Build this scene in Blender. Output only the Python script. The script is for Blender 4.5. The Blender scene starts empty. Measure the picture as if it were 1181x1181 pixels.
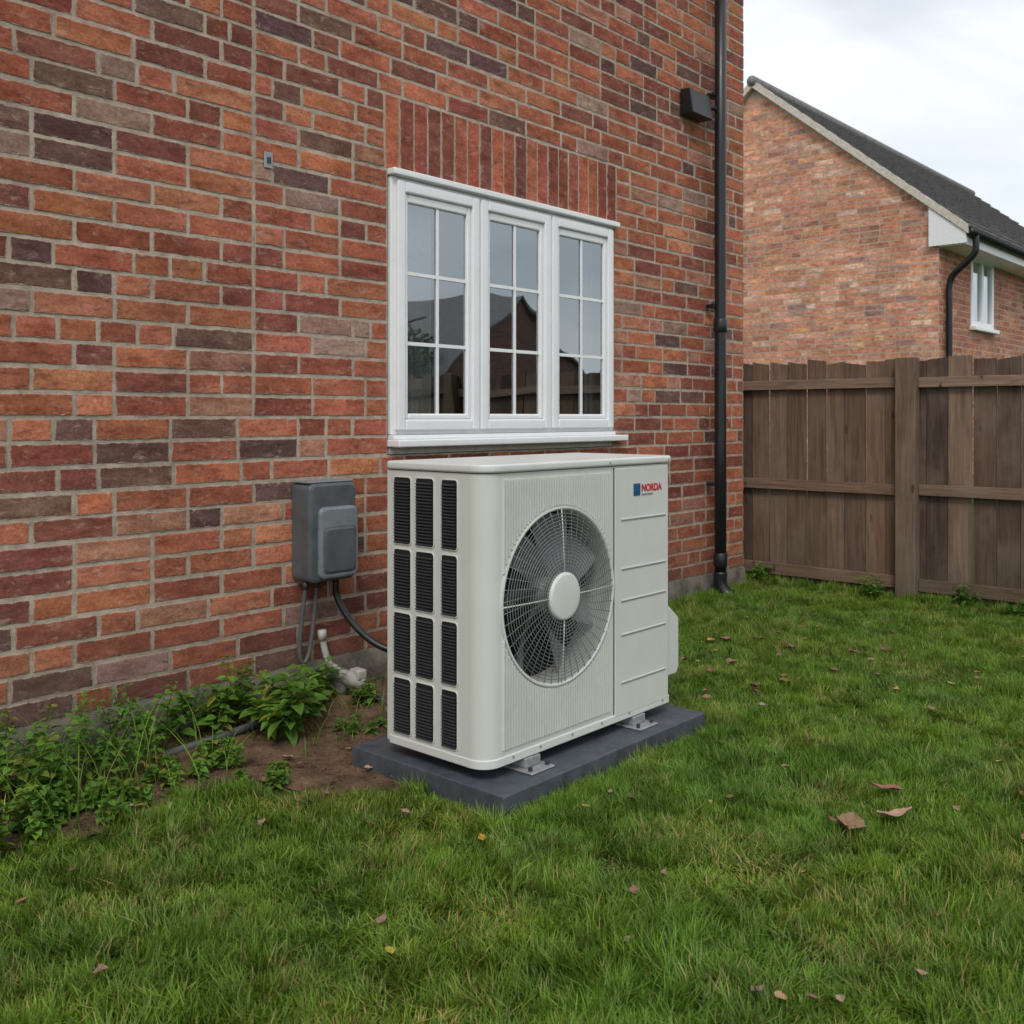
import bpy, math, random
from mathutils import Vector, noise, Matrix
random.seed(7)
R=random.random
def U(a,b): return a+(b-a)*R()
S=bpy.context.scene
COL=S.collection

# ---------------------------------------------------------------- helpers
def link(o,parent=None):
    COL.objects.link(o)
    if parent: o.parent=parent
    return o
def empty(name):
    o=bpy.data.objects.new(name,None); o.empty_display_size=.2
    return link(o)
class MB:
    def __init__(s): s.v=[];s.f=[];s.a={}
    def add(s,verts,faces,**attrs):
        b=len(s.v); s.v+= [tuple(v) for v in verts]
        s.f+=[tuple(i+b for i in f) for f in faces]
        for k,val in attrs.items():
            L=s.a.setdefault(k,[])
            if isinstance(val,list): L+=val
            else: L+=[val]*len(verts)
    def box(s,x0,x1,y0,y1,z0,z1,**at):
        v=[(x0,y0,z0),(x1,y0,z0),(x1,y1,z0),(x0,y1,z0),(x0,y0,z1),(x1,y0,z1),(x1,y1,z1),(x0,y1,z1)]
        f=[(0,3,2,1),(4,5,6,7),(0,1,5,4),(1,2,6,5),(2,3,7,6),(3,0,4,7)]
        s.add(v,f,**at)
    def obj(s,name,mat,parent=None,smooth=False,bevel=0,seg=2,linkit=True):
        me=bpy.data.meshes.new(name); me.from_pydata(s.v,[],s.f)
        for k,L in s.a.items():
            if len(L)!=len(s.v): continue
            A=me.attributes.new(k,'FLOAT_VECTOR','POINT')
            A.data.foreach_set('vector',[c for t in L for c in t])
        me.materials.append(mat)
        if smooth: me.polygons.foreach_set('use_smooth',[True]*len(me.polygons))
        me.update()
        o=bpy.data.objects.new(name,me)
        if linkit: link(o,parent)
        if bevel:
            m=o.modifiers.new('bevel','BEVEL'); m.width=bevel; m.segments=seg; m.limit_method='ANGLE'; m.angle_limit=.6
            me.polygons.foreach_set('use_smooth',[True]*len(me.polygons))
            w=o.modifiers.new('wn','WEIGHTED_NORMAL'); w.keep_sharp=True
        return o
def box(name,x0,x1,y0,y1,z0,z1,mat,parent=None,bevel=0):
    m=MB(); m.box(x0,x1,y0,y1,z0,z1); return m.obj(name,mat,parent,bevel=bevel)
def smoothpts(pts,n=8):
    P=[Vector(p) for p in pts]; P=[P[0]*2-P[1]]+P+[P[-1]*2-P[-2]]
    out=[]
    for i in range(1,len(P)-2):
        for k in range(n):
            t=k/n
            out.append(.5*((2*P[i])+(-P[i-1]+P[i+1])*t+(2*P[i-1]-5*P[i]+4*P[i+1]-P[i+2])*t*t+(-P[i-1]+3*P[i]-3*P[i+1]+P[i+2])*t**3))
    out.append(P[-2]); return out
def tube_into(m,pts,r,sides=10,closed=False,**at):
    P=[Vector(p) for p in pts]; n=len(P); vs=[];prev=None
    for i,p in enumerate(P):
        if closed: t=P[(i+1)%n]-P[i-1]
        else: t=P[min(i+1,n-1)]-P[max(i-1,0)]
        t.normalize()
        if prev is None:
            a=Vector((0,0,1)) if abs(t.z)<.9 else Vector((1,0,0))
            nn=t.cross(a).normalized()
        else: nn=(prev-t*prev.dot(t)).normalized()
        prev=nn; b=t.cross(nn); rr=r[i] if isinstance(r,list) else r
        for k in range(sides):
            an=2*math.pi*k/sides; vs.append(p+nn*math.cos(an)*rr+b*math.sin(an)*rr)
    fs=[]
    for i in range(n if closed else n-1):
        j=(i+1)%n
        for k in range(sides):
            l=(k+1)%sides; fs.append((i*sides+k,i*sides+l,j*sides+l,j*sides+k))
    if not closed:
        fs.append(tuple(range(sides))[::-1]); fs.append(tuple((n-1)*sides+k for k in range(sides)))
    m.add(vs,fs,**at)
def tube(name,pts,r,mat,parent=None,sides=12,sm=True):
    m=MB(); tube_into(m,smoothpts(pts) if sm else pts,r,sides); return m.obj(name,mat,parent,smooth=True)

# ---------------------------------------------------------------- node helpers
class G:
    def __init__(s,name,rough=.6,color=(.5,.5,.5),metal=0,spec=.5):
        s.m=bpy.data.materials.new(name); s.m.use_nodes=True; s.t=s.m.node_tree
        s.b=s.t.nodes['Principled BSDF']; s.out=s.t.nodes['Material Output']
        s.b.inputs['Roughness'].default_value=rough; s.b.inputs['Base Color'].default_value=(*color,1)
        s.b.inputs['Metallic'].default_value=metal; s.b.inputs['Specular IOR Level'].default_value=spec
    def n(s,typ,ins={},**kw):
        nd=s.t.nodes.new(typ)
        for k,v in kw.items(): setattr(nd,k,v)
        for k,v in ins.items(): s.put(nd.inputs[k],v)
        return nd
    def put(s,sock,v):
        if isinstance(v,bpy.types.NodeSocket): s.t.links.new(v,sock)
        elif isinstance(v,(tuple,list)) and sock.type=='RGBA' and len(v)==3: sock.default_value=(*v,1)
        else: sock.default_value=v
    def math(s,op,a,b=0.,c=0.,clamp=False):
        return s.n('ShaderNodeMath',{0:a,1:b,2:c},operation=op,use_clamp=clamp).outputs[0]
    def vm(s,op,a,b): return s.n('ShaderNodeVectorMath',{0:a,1:b},operation=op).outputs[0]
    def noise(s,vec,scale,detail=5,rough=.6,out='Fac',dist=0.):
        return s.n('ShaderNodeTexNoise',{'Vector':vec,'Scale':scale,'Detail':detail,'Roughness':rough,'Distortion':dist}).outputs[out]
    def ramp(s,fac,a,b,lo=0.,hi=1.):
        return s.n('ShaderNodeMapRange',{'Value':fac,'From Min':a,'From Max':b,'To Min':lo,'To Max':hi}).outputs[0]
    def mix(s,fac,a,b,blend='MIX'):
        nd=s.n('ShaderNodeMix',data_type='RGBA',blend_type=blend)
        s.put(nd.inputs[0],fac); s.put(nd.inputs[6],a); s.put(nd.inputs[7],b); return nd.outputs[2]
    def grey(s,w): return s.n('ShaderNodeCombineColor',{0:w,1:w,2:w}).outputs[0]
    def pos(s): return s.n('ShaderNodeNewGeometry').outputs['Position']
    def attr(s,name): return s.n('ShaderNodeAttribute',attribute_name=name).outputs['Vector']
    def bump(s,h,dist=.003,strength=1.):
        nd=s.n('ShaderNodeBump',{'Height':h,'Distance':dist,'Strength':strength}); s.put(s.b.inputs['Normal'],nd.outputs[0]); return nd
    def base(s,c): s.put(s.b.inputs['Base Color'],c)

def brick_material(name,mortar=(.42,.345,.27),fine=1.,shade_grime=.5,dark=.66,bloom=.62):
    g=G(name,rough=.9,spec=.2)
    p=g.pos(); buv=g.attr('buv'); dim=g.attr('dim'); col=g.attr('col')
    sd=g.n('ShaderNodeSeparateXYZ',{0:dim}).outputs; su=g.n('ShaderNodeSeparateXYZ',{0:buv}).outputs
    off=g.vm('SCALE',g.n('ShaderNodeCombineXYZ',{0:sd[2],1:sd[2],2:sd[2]}).outputs[0],(0,0,0))
    off.node.inputs['Scale'].default_value=37.
    pp=g.vm('ADD',p,off)
    st=g.vm('MULTIPLY',pp,(1,1,2.6))
    n1=g.noise(st,7,4,.65); n2=g.noise(pp,60*fine,4,.8); n3=g.noise(st,10,5,.72,dist=.6); n4=g.noise(pp,24,4,.65)
    c=g.mix(1.,col,g.n('ShaderNodeCombineColor',{0:g.ramp(n1,.3,.7,.66,1.28),1:g.ramp(n1,.3,.7,.58,1.42),2:g.ramp(n1,.3,.7,.58,1.45)}).outputs[0],'MULTIPLY')
    c=g.mix(1.,c,g.grey(g.ramp(n2,.32,.68,.66,1.26)),'MULTIPLY')
    c=g.mix(g.ramp(n3,.55,.68,0,dark),c,(.095,.052,.046))
    bl=g.noise(g.vm('MULTIPLY',g.vm('ADD',pp,(9,3,5)),(1,1,2.2)),12,5,.78,dist=.4)
    c=g.mix(g.ramp(bl,.56,.71,0,bloom),c,(.50,.355,.28))
    big=g.noise(g.vm('MULTIPLY',p,(1,1,.6)),1.1,3,.65)
    c=g.mix(1.,c,g.grey(g.ramp(big,.3,.7,.74,1.18)),'MULTIPLY')
    pz=g.n('ShaderNodeSeparateXYZ',{0:p}).outputs[2]
    c=g.mix(g.math('MULTIPLY',g.ramp(pz,.75,.12,0,shade_grime),g.ramp(big,.2,.7,.5,1.)),c,(.095,.07,.052))  # wall foot darkened in the colour: weathering and shade near the ground
    e=g.math('MINIMUM',g.math('MINIMUM',su[0],g.math('SUBTRACT',sd[0],su[0])),g.math('MINIMUM',su[1],g.math('SUBTRACT',sd[1],su[1])))
    em=g.math('ADD',e,g.math('MULTIPLY',g.math('SUBTRACT',n4,.5),.026))
    ef=g.ramp(em,.000,.0035,1.,0.)
    c=g.mix(g.math('MULTIPLY',ef,.85),c,g.mix(1.,mortar,g.grey(g.ramp(n2,.3,.7,.7,1.1)),'MULTIPLY'))
    g.base(c)
    h=g.math('ADD',g.math('MULTIPLY',n2,.8),g.math('ADD',g.math('MULTIPLY',n4,.7),g.ramp(em,0.,.006,0,.3)))
    g.bump(h,.0042,.9)
    return g.m
def mortar_material(name,c1=(.54,.445,.36),c2=(.32,.26,.205)):
    g=G(name,rough=.95,spec=.15); p=g.pos()
    n=g.noise(p,14,5,.7); n2=g.noise(p,120,3,.7); b=g.noise(p,1.1,3)
    c=g.mix(g.ramp(n,.35,.65),c2,c1); c=g.mix(1.,c,g.grey(g.ramp(b,.3,.7,.8,1.1)),'MULTIPLY')
    pz=g.n('ShaderNodeSeparateXYZ',{0:p}).outputs[2]
    c=g.mix(g.ramp(pz,.6,.1,0,.6),c,(.10,.08,.06))
    g.base(c); g.bump(g.math('ADD',n,n2),.004,.9); return g.m
def simple(name,color,rough=.5,metal=0,nscale=20,var=.12,bump=.0006,spec=.5,dirt=None,det=4):
    g=G(name,rough=rough,metal=metal,spec=spec); p=g.pos()
    n=g.noise(p,nscale,det,.65)
    c=g.mix(1.,color,g.grey(g.ramp(n,.3,.7,1-var,1+var)),'MULTIPLY')
    if dirt:
        n2=g.noise(g.vm('MULTIPLY',p,(1,1,.35)),7,5,.7); c=g.mix(g.ramp(n2,.5,.8,0,dirt),c,(.16,.15,.11))
    g.base(c); g.put(g.b.inputs['Roughness'],g.ramp(n,.3,.7,rough*.85,min(1,rough*1.15)))
    g.bump(g.noise(p,nscale*8,3),bump,.5); return g.m

M_brick=brick_material('brick'); M_mortar=mortar_material('mortar')
M_brick2=brick_material('brick_pale',mortar=(.50,.42,.34),fine=.3,shade_grime=.1,dark=.25,bloom=.35); M_mortar2=mortar_material('mortar_pale',(.54,.46,.37),(.42,.34,.27))
M_upvc=simple('white_upvc',(.80,.81,.82),.32,var=.03,nscale=5,bump=.0002,dirt=.06)
M_unit=simple('unit_paint',(.60,.615,.575),.45,var=.025,nscale=4,bump=.0003,dirt=.08)
M_unit2=simple('unit_paint_lid',(.64,.65,.62),.40,var=.025,nscale=4,bump=.0003,dirt=.08)
M_black=simple('black_plastic',(.012,.013,.015),.38,var=.2,nscale=9,bump=.0004)
M_dark=simple('interior_shade_black',(.008,.009,.010),.8)  # near-black colour stands for the shade behind fan and louvres
M_slat=simple('slat_plastic',(.035,.038,.042),.5)
M_blade=simple('fan_blade',(.22,.23,.24),.32,var=.1)
M_wire=simple('guard_wire',(.20,.205,.205),.35,metal=.2)
M_alu=simple('cast_aluminium',(.30,.31,.32),.5,metal=.25,nscale=30,var=.25,dirt=.3)
M_box=simple('grey_box_plastic',(.088,.101,.114),.42,var=.25,nscale=8,bump=.001,dirt=.25)
M_box2=simple('grey_box_lid',(.19,.215,.235),.28,var=.22,nscale=8,bump=.0006,dirt=.2)
M_slab=simple('plinth_slate',(.062,.073,.090),.6,var=.3,nscale=11,bump=.003,dirt=.22)
M_cement=simple('cement_render',(.14,.125,.105),.95,var=.5,nscale=7,bump=.012,spec=.1)
M_cableg=simple('grey_cable',(.10,.10,.105),.5)
M_pvc=simple('pvc_white',(.46,.45,.42),.5,dirt=.6,nscale=20,var=.2)
M_fascia=simple('white_fascia',(.78,.79,.80),.4,var=.05)
M_verge=simple('verge_mortar',(.55,.50,.43),.9,var=.2)
M_curtain=simple('curtain',(.62,.63,.62),.9)
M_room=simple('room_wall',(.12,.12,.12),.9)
M_blue=simple('logo_blue',(.01,.08,.20),.4); M_red=simple('logo_red',(.50,.02,.03),.4); M_grey=simple('logo_grey',(.25,.25,.27),.5)

def wood_material():
    g=G('weathered_wood',rough=.85,spec=.2); p=g.pos(); col=g.attr('col'); d=g.attr('dim')
    sd=g.n('ShaderNodeSeparateXYZ',{0:d}).outputs
    off=g.n('ShaderNodeCombineXYZ',{0:sd[2],1:sd[2],2:sd[2]}).outputs[0]
    pp=g.vm('ADD',p,g.vm('MULTIPLY',off,(23,17,31)))
    v=g.vm('MULTIPLY',pp,(14,14,.9)); h=g.vm('MULTIPLY',pp,(14,.9,14))
    vec=g.n('ShaderNodeMix',{0:sd[0],4:h,5:v},data_type='VECTOR').outputs[1]
    n=g.noise(vec,2.2,5,.7,dist=.8); n2=g.noise(vec,9,4,.7); n3=g.noise(pp,2.2,3)
    c=g.mix(1.,col,g.grey(g.ramp(n,.3,.7,.55,1.35)),'MULTIPLY')
    c=g.mix(g.ramp(n3,.48,.72,0,.5),c,(.25,.19,.15))
    c=g.mix(g.ramp(n2,.6,.75,0,.6),c,(.045,.03,.022))
    kn=g.n('ShaderNodeTexVoronoi',{'Vector':g.vm('MULTIPLY',pp,(6,6,2.2)),'Scale':1.}).outputs['Distance']
    c=g.mix(g.ramp(kn,.05,.11,.8,0),c,(.05,.03,.018))
    pz=g.n('ShaderNodeSeparateXYZ',{0:p}).outputs[2]
    c=g.mix(g.ramp(pz,.5,.0,0,.35),c,(.05,.045,.03))
    g.base(c); g.bump(g.math('ADD',n,n2),.004,.8); return g.m
M_wood=wood_material()

def leaf_material(name,dark,light,alt,transl=.3,rough=.5,cut=.88,straw=.0):
    g=G(name,rough=rough,spec=.35); p=g.pos(); a=g.n('ShaderNodeSeparateXYZ',{0:g.attr('col')}).outputs
    big=g.noise(p,1.15,3,.6)
    c=g.mix(a[0],dark,light)
    if straw:
        pt=g.noise(g.vm('ADD',p,(4,9,0)),2.1,3,.65)
        thr=g.ramp(pt,.48,.70,cut+.03,cut-straw)
        isalt=g.math('GREATER_THAN',a[2],thr)
        c=g.mix(isalt,c,alt)
    else: c=g.mix(g.ramp(a[2],cut,cut+.05),c,alt)
    c=g.mix(g.ramp(big,.38,.62,0,.55),c,g.mix(1.,c,(1.5,1.16,.9),'MULTIPLY'))
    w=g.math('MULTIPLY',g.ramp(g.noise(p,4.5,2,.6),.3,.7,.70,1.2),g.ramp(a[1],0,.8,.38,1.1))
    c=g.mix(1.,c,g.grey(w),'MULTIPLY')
    g.base(c)
    tr=g.n('ShaderNodeBsdfTranslucent',{'Color':g.mix(1.,c,(1.3,1.4,.6),'MULTIPLY')})
    mx=g.n('ShaderNodeMixShader',{0:transl,1:g.b.outputs[0],2:tr.outputs[0]})
    g.t.links.new(mx.outputs[0],g.out.inputs[0]); return g.m
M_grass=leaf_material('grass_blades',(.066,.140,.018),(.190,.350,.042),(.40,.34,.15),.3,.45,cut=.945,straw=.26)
M_weed=leaf_material('weed_leaves',(.045,.120,.02),(.115,.265,.04),(.18,.22,.04),.25,.45)
M_tree=leaf_material('tree_leaves',(.02,.05,.012),(.05,.11,.025),(.08,.10,.02),.2,.6)
g=G('dead_leaf',rough=.7,spec=.25); a=g.attr('col'); n=g.noise(g.pos(),70,4)
g.base(g.mix(1.,a,g.grey(g.ramp(n,.3,.7,.6,1.3)),'MULTIPLY')); g.bump(n,.003); M_dead=g.m

# ---------------------------------------------------------------- ground
g=G('ground_turf',rough=.95,spec=.1); p=g.pos()
n=g.noise(p,3,5,.7); n2=g.noise(p,40,4,.7)
c=g.mix(g.ramp(n,.35,.65),(.03,.055,.012),(.06,.11,.02)); c=g.mix(g.ramp(n2,.5,.7,0,.8),c,(.085,.06,.035))
g.base(c); g.bump(n2,.02); M_ground=g.m
m=MB(); m.add([(-250,-250,0),(250,-250,0),(250,250,0),(-250,250,0)],[(0,1,2,3)]); m.obj('ground',M_ground)
g=G('soil',rough=.97,spec=.1); p=g.pos(); n=g.noise(p,9,5,.7); n2=g.noise(p,70,4,.75)
c=g.mix(g.ramp(n,.3,.7),(.08,.050,.032),(.28,.18,.115)); c=g.mix(g.ramp(n2,.56,.7,0,.8),c,(.36,.27,.195)); c=g.mix(g.ramp(n2,.42,.32,0,.8),c,(.04,.027,.018))
g.base(c); g.bump(g.math('ADD',n,n2),.02); M_soil=g.m
def bed_edge(x):
    e=-.60-.30*min(1,max(0,(x-1.2)/1.3))+.10*math.sin(x*3.1)
    if x>2.3: e=-1.0-.36*math.exp(-((x-2.55)/.20)**2)
    if x>3.9: e=-1.0+ (x-3.9)*1.2
    return min(e+.09*noise.noise(Vector((x*4,0,0))),-.10)
m=MB(); nx=150; ny=26; vs=[];fs=[]
for i in range(nx+1):
    x=-3+10.6*i/nx; e=bed_edge(x)
    for j in range(ny+1):
        y=e*j/ny; t=j/ny
        z=.006+.030*(1-t)**.5*(.6+noise.noise(Vector((x*7,y*7,0))))*(1 if j<ny else 0)+.010*abs(noise.noise(Vector((x*25,y*25,3))))
        vs.append((x,y,max(.005,z)))
for i in range(nx):
    for j in range(ny):
        a=i*(ny+1)+j; fs.append((a,a+1,a+ny+2,a+ny+1))
m.add(vs,fs); m.obj('soil_bed',M_soil,smooth=True)
m=MB()
for k in range(900):
    x=U(.8,4.0); y=U(bed_edge(x)-.05,-.02); r=U(.003,.013)
    vs=[]
    for (dx,dy,dz) in [(1,0,0),(-1,0,0),(0,1,0),(0,-1,0),(0,0,1),(0,0,-1)]:
        vs.append((x+dx*r*U(.6,1.3),y+dy*r*U(.6,1.3),.022+dz*r*U(.5,.9)))
    m.add(vs,[(0,2,4),(2,1,4),(1,3,4),(3,0,4),(2,0,5),(1,2,5),(3,1,5),(0,3,5)])
m.obj('soil_stones',M_soil,smooth=True)

# ---------------------------------------------------------------- brick walls
PAL=[((.37,.112,.062),5),((.44,.142,.076),5),((.29,.085,.055),3.2),((.40,.18,.12),2.),((.23,.075,.055),2.0),((.135,.068,.060),.7),((.18,.092,.072),1.0),((.49,.178,.095),1.7),((.34,.20,.155),1.)]
def pick(pal):
    t=U(0,sum(w for _,w in pal))
    for c,w in pal:
        t-=w
        if t<=0: break
    k=U(.84,1.15); return (c[0]*k,c[1]*k*U(.93,1.07),c[2]*k*U(.92,1.08))
def emit(m,u0,u1,z0,z1,mapf,pal,jit=.0022,step=.035,dep=.003):
    L=u1-u0;H=z1-z0; pts=[]
    if step:
        nu=max(2,int(L/step)); nz=max(2,int(H/step))
        for i in range(nu): pts.append((u0+L*i/nu,z0))
        for i in range(nz): pts.append((u1,z0+H*i/nz))
        for i in range(nu): pts.append((u1-L*i/nu,z1))
        for i in range(nz): pts.append((u0,z1-H*i/nz))
    else: pts=[(u0,z0),(u1,z0),(u1,z1),(u0,z1)]
    n=len(pts); d=dep+U(-.0015,.0022); tx=U(-.0018,.0018)/L; tz=U(-.001,.001)/H
    cu=(u0+u1)/2; cz=(z0+z1)/2; ins=.0015
    if jit: pts=[(a+U(-jit,jit),b+U(-jit,jit)) for a,b in pts]
    outer=[mapf(a,b,-.004) for a,b in pts]
    mid=[mapf(a,b,d-.0015) for a,b in pts]
    def inn(a,b): return (a-math.copysign(min(ins,abs(a-cu)),a-cu)*(1 if abs(abs(a-cu)-L/2)<.006 else 0), b-math.copysign(ins,b-cz)*(1 if abs(abs(b-cz)-H/2)<.006 else 0))
    inner2=[inn(a,b) for a,b in pts]
    inner=[mapf(a,b,d+tx*(a-cu)+tz*(b-cz)) for a,b in inner2]
    fs=[]
    for i in range(n):
        j=(i+1)%n; fs.append((i,j,n+j,n+i)); fs.append((n+i,n+j,2*n+j,2*n+i))
    fs.append(tuple(range(2*n,3*n)))
    uv=[(a-u0,b-z0,0) for a,b in pts]*2+[(a-u0,b-z0,0) for a,b in inner2]
    m.add(outer+mid+inner,fs,buv=uv,dim=(L,H,R()),col=pick(pal))
def coursed(m,z0,z1,course,L,gap,intervals,mapf,palf,jit=.0022,step=.035,hp=.27):
    z=z0;row=0
    while z<z1-course*.3:
        for (a,b) in intervals(z+course/2):
            u=a; first=True; w=U(-.002,.002)
            while u<b-.02:
                l=L if R()>hp else L*.5
                if first: l=random.choice([L,L*.5,L*.75,L*.3]); first=False
                rem=b-u
                if rem<l*1.25: l=rem
                elif rem-l<L*.25: l=rem*.5
                g2=gap*U(.8,1.25); q=U(-.0015,.0015)+w
                emit(m,u+g2/2,u+l-g2/2,z+gap/2+q,z+course-gap/2+q+U(-.001,.001),mapf,palf((u,z)),jit,step); u+=l
        z+=course; row+=1
house=empty('brick_house')
XE=7.64; WX0,WX1,WZ0,WZ1=3.67,5.775,1.24,2.815
CO=.105
m=MB()
XS=-5.0
m.box(XS,WX0,0,.28,0,5.6); m.box(WX1,XE,0,.28,0,5.6); m.box(WX0,WX1,0,.28,0,WZ0); m.box(WX0,WX1,0,.28,WZ1,5.6)
m.box(XE-.28,XE,.281,8,0,5.6); m.box(XS,XS+.28,.281,8,0,5.6); m.box(XS,XE,8,8.28,0,5.6)
m.obj('mortar_walls',M_mortar,house)
mp=lambda u,z,d:(u,-d,z)
PALL=[(c,w*(1.8 if c[0]<.24 else (.8 if c[0]>.42 else 1))) for c,w in PAL]
def palf(q): return PALL if q[0]<2.81 and R()<.8 else PAL
def iv(z):
    if z>1.62 : cuts=[(-3.,2.807),(2.811,XE)]
    else: cuts=[(-3.,XE)]
    blk=[]
    if WZ0<z<WZ1: blk=[(WX0,WX1)]
    elif WZ1<z<WZ1+4*CO: blk=[(WX0-.02,WX1+.035)]
    out=[]
    for a,b in cuts:
        for c,d in blk:
            if c>a and d<b: out+=[(a,c),(d,b)]; break
        else: out.append((a,b))
    return out
m=MB(); coursed(m,.19,5.6,CO,.352,.0176,iv,mp,palf)
m.obj('facing_bricks',M_brick,house)
m=MB(); ns=20; w=(WX1+.035-(WX0-.02))/ns
PS=[((.35,.095,.058),5),((.43,.13,.070),3),((.27,.078,.050),3),((.20,.070,.052),1.8),((.39,.17,.11),1)]
for i in range(ns):
    a=WX0-.02+i*w; emit(m,a+.0055,a+w-.0055,WZ1+.008+U(-.002,.002),WZ1+4*CO-.009+U(-.003,.002),mp,PS)
m.obj('soldier_course',M_brick,house)
m=MB(); mpx=lambda u,z,d:(XE+d,u,z)
coursed(m,.19,5.6,CO,.352,.015,lambda z:[(-.012,8.2)],mpx,lambda q:PAL,0,None)
m.obj('end_wall_bricks',M_brick,house)
m=MB(); vs=[];fs=[];nn=160
for i in range(nn+1):
    x=-3+(XE+3)*i/nn
    for z,y in [(0,-.03),(.10,-.026),(.175,-.020),(.19,-.002)]:
        vs.append((x,y+.010*noise.noise(Vector((x*6,z*9,0))),z+(.008*noise.noise(Vector((x*5,3,0))) if 0<z else 0)))
for i in range(nn):
    for k in range(3): a=i*4+k; fs.append((a,a+4,a+5,a+1))
m.add(vs,fs); m.obj('cement_plinth',M_cement,house,smooth=True)
M_tile=simple('roof_tiles',(.19,.185,.185),.85,var=.3,nscale=6,bump=.01)
def tiled_slope(m,x0,x1,ya,za,yb,zb,rows,th=.05):
    dy=(yb-ya)/rows; dz=(zb-za)/rows; Ln=math.hypot(dy,dz); ny,nz=-dz/Ln,dy/Ln
    if nz<0: ny,nz=-ny,-nz
    for i in range(rows):
        y0,z0_=ya+dy*i,za+dz*i; y1,z1_=y0+dy*1.04,z0_+dz*1.04
        n=int((x1-x0)/.36); 
        for k in range(n):
            xa=x0+(x1-x0)*k/n; xb=x0+(x1-x0)*(k+1)/n-.008; j=U(-.004,.004)
            v=[(xa,y0,z0_),(xb,y0,z0_),(xb,y1,z1_),(xa,y1,z1_)]
            top=[(xa,y0+ny*(th+j),z0_+nz*(th+j)),(xb,y0+ny*(th+j),z0_+nz*(th+j)),(xb,y1+ny*.012,z1_+nz*.012),(xa,y1+ny*.012,z1_+nz*.012)]
            m.add(v+top,[(4,5,6,7),(0,1,5,4),(1,2,6,5),(3,0,4,7),(2,3,7,6)])
m=MB(); tiled_slope(m,XS-.2,XE+.2,-.35,5.55,4.14,8.9,14); tiled_slope(m,XS-.2,XE+.2,8.63,5.55,4.14,8.9,14); m.obj('roof',M_tile,house)
box('soffit',XS-.2,XE+.2,-.34,-.002,5.50,5.54,M_fascia,house)
m=MB(); m.add([(XE,0,5.6),(XE,8.28,5.6),(XE,4.14,8.85)],[(0,1,2)]); m.add([(XS,0,5.6),(XS,8.28,5.6),(XS,4.14,8.85)],[(0,1,2)]); m.obj('gable_ends',M_mortar,house)

# window ------------------------------------------------------------------
win=empty('casement_window'); win.parent=house
FX0,FX1,FZ0,FZ1=3.685,5.762,1.350,2.785
def frame(name,x0,x1,z0,z1,t,y0,y1,mat,bev=.008,tt=None,tb=None):
    tt=tt or t; tb=tb or t
    m=MB(); m.box(x0,x0+t,y0,y1,z0,z1); m.box(x1-t,x1,y0,y1,z0,z1); m.box(x0+t,x1-t,y0,y1,z0,z0+tb); m.box(x0+t,x1-t,y0,y1,z1-tt,z1)
    return m.obj(name,mat,win,bevel=bev)
frame('outer_frame',FX0,FX1,FZ0,FZ1,.05,-.012,.06,M_upvc)
box('head_trim',FX0-.012,FX1+.03,-.055,.05,2.786,2.822,M_upvc,win,.006)
box('sill',FX0-.012,FX1+.075,-.095,.06,1.283,1.325,M_upvc,win,.008)
box('sill_upstand',FX0,FX1,-.035,.06,1.3255,1.3495,M_upvc,win,.004)
box('sill_bedding',FX0,FX1,-.004,.06,1.245,1.282,M_pvc,win)
secs=[(3.712,4.372),(4.386,5.046),(5.060,5.736)]
g=G('window_glass')
fr=g.n('ShaderNodeFresnel',{'IOR':1.5}); fac=g.math('ADD',g.math('MULTIPLY',fr.outputs[0],1.6),.25,clamp=True)
gl=g.n('ShaderNodeBsdfGlossy',{'Color':(.88,.95,1.0),'Roughness':.0}); tr=g.n('ShaderNodeBsdfTransparent',{'Color':(.68,.74,.74)})
wv=g.n('ShaderNodeBump',{'Height':g.noise(g.pos(),1.6,1,.4),'Distance':.010,'Strength':.35}); g.t.links.new(wv.outputs[0],gl.inputs['Normal'])
mx=g.n('ShaderNodeMixShader',{0:fac,1:tr.outputs[0],2:gl.outputs[0]}); g.t.links.new(mx.outputs[0],g.out.inputs[0]); M_glass=g.m
for (a,b) in secs:
    frame('sash',a,b,1.375,2.762,.062,-.040,.03,M_upvc,.010)
    frame('glazing_bead',a+.0625,b-.0625,1.4375,2.6995,.032,-.022,.02,M_upvc,.010,tt=.05)
    ga,gb,gz0,gz1=a+.0945,b-.0945,1.4695,2.6495
    m=MB(); m.add([(ga,-.004,gz0),(gb,-.004,gz0),(gb,-.004,gz1),(ga,-.004,gz1)],[(0,1,2,3)]); m.obj('glass',M_glass,win)
    m=MB(); xm=(ga+gb)/2; m.box(xm-.010,xm+.010,-.013,-.006,gz0,gz1)
    for k in (1,2):
        zz=gz0+(gz1-gz0)*k/3; m.box(ga,xm-.0102,-.013,-.006,zz-.010,zz+.010); m.box(xm+.0102,gb,-.013,-.006,zz-.010,zz+.010)
    m.obj('glazing_bars',M_upvc,win)
m=MB(); m.box(4.3725,4.3855,-.02,.03,1.401,2.734); m.box(5.0465,5.0595,-.02,.03,1.401,2.734); m.obj('mullions',M_upvc,win)
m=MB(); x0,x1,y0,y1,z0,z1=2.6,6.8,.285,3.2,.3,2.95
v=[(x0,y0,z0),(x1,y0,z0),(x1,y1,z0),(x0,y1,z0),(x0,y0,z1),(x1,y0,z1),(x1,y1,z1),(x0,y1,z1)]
m.add(v,[(0,1,2,3),(4,7,6,5),(1,5,6,2),(2,6,7,3),(3,7,4,0)]); m.obj('room',M_room,win)
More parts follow.
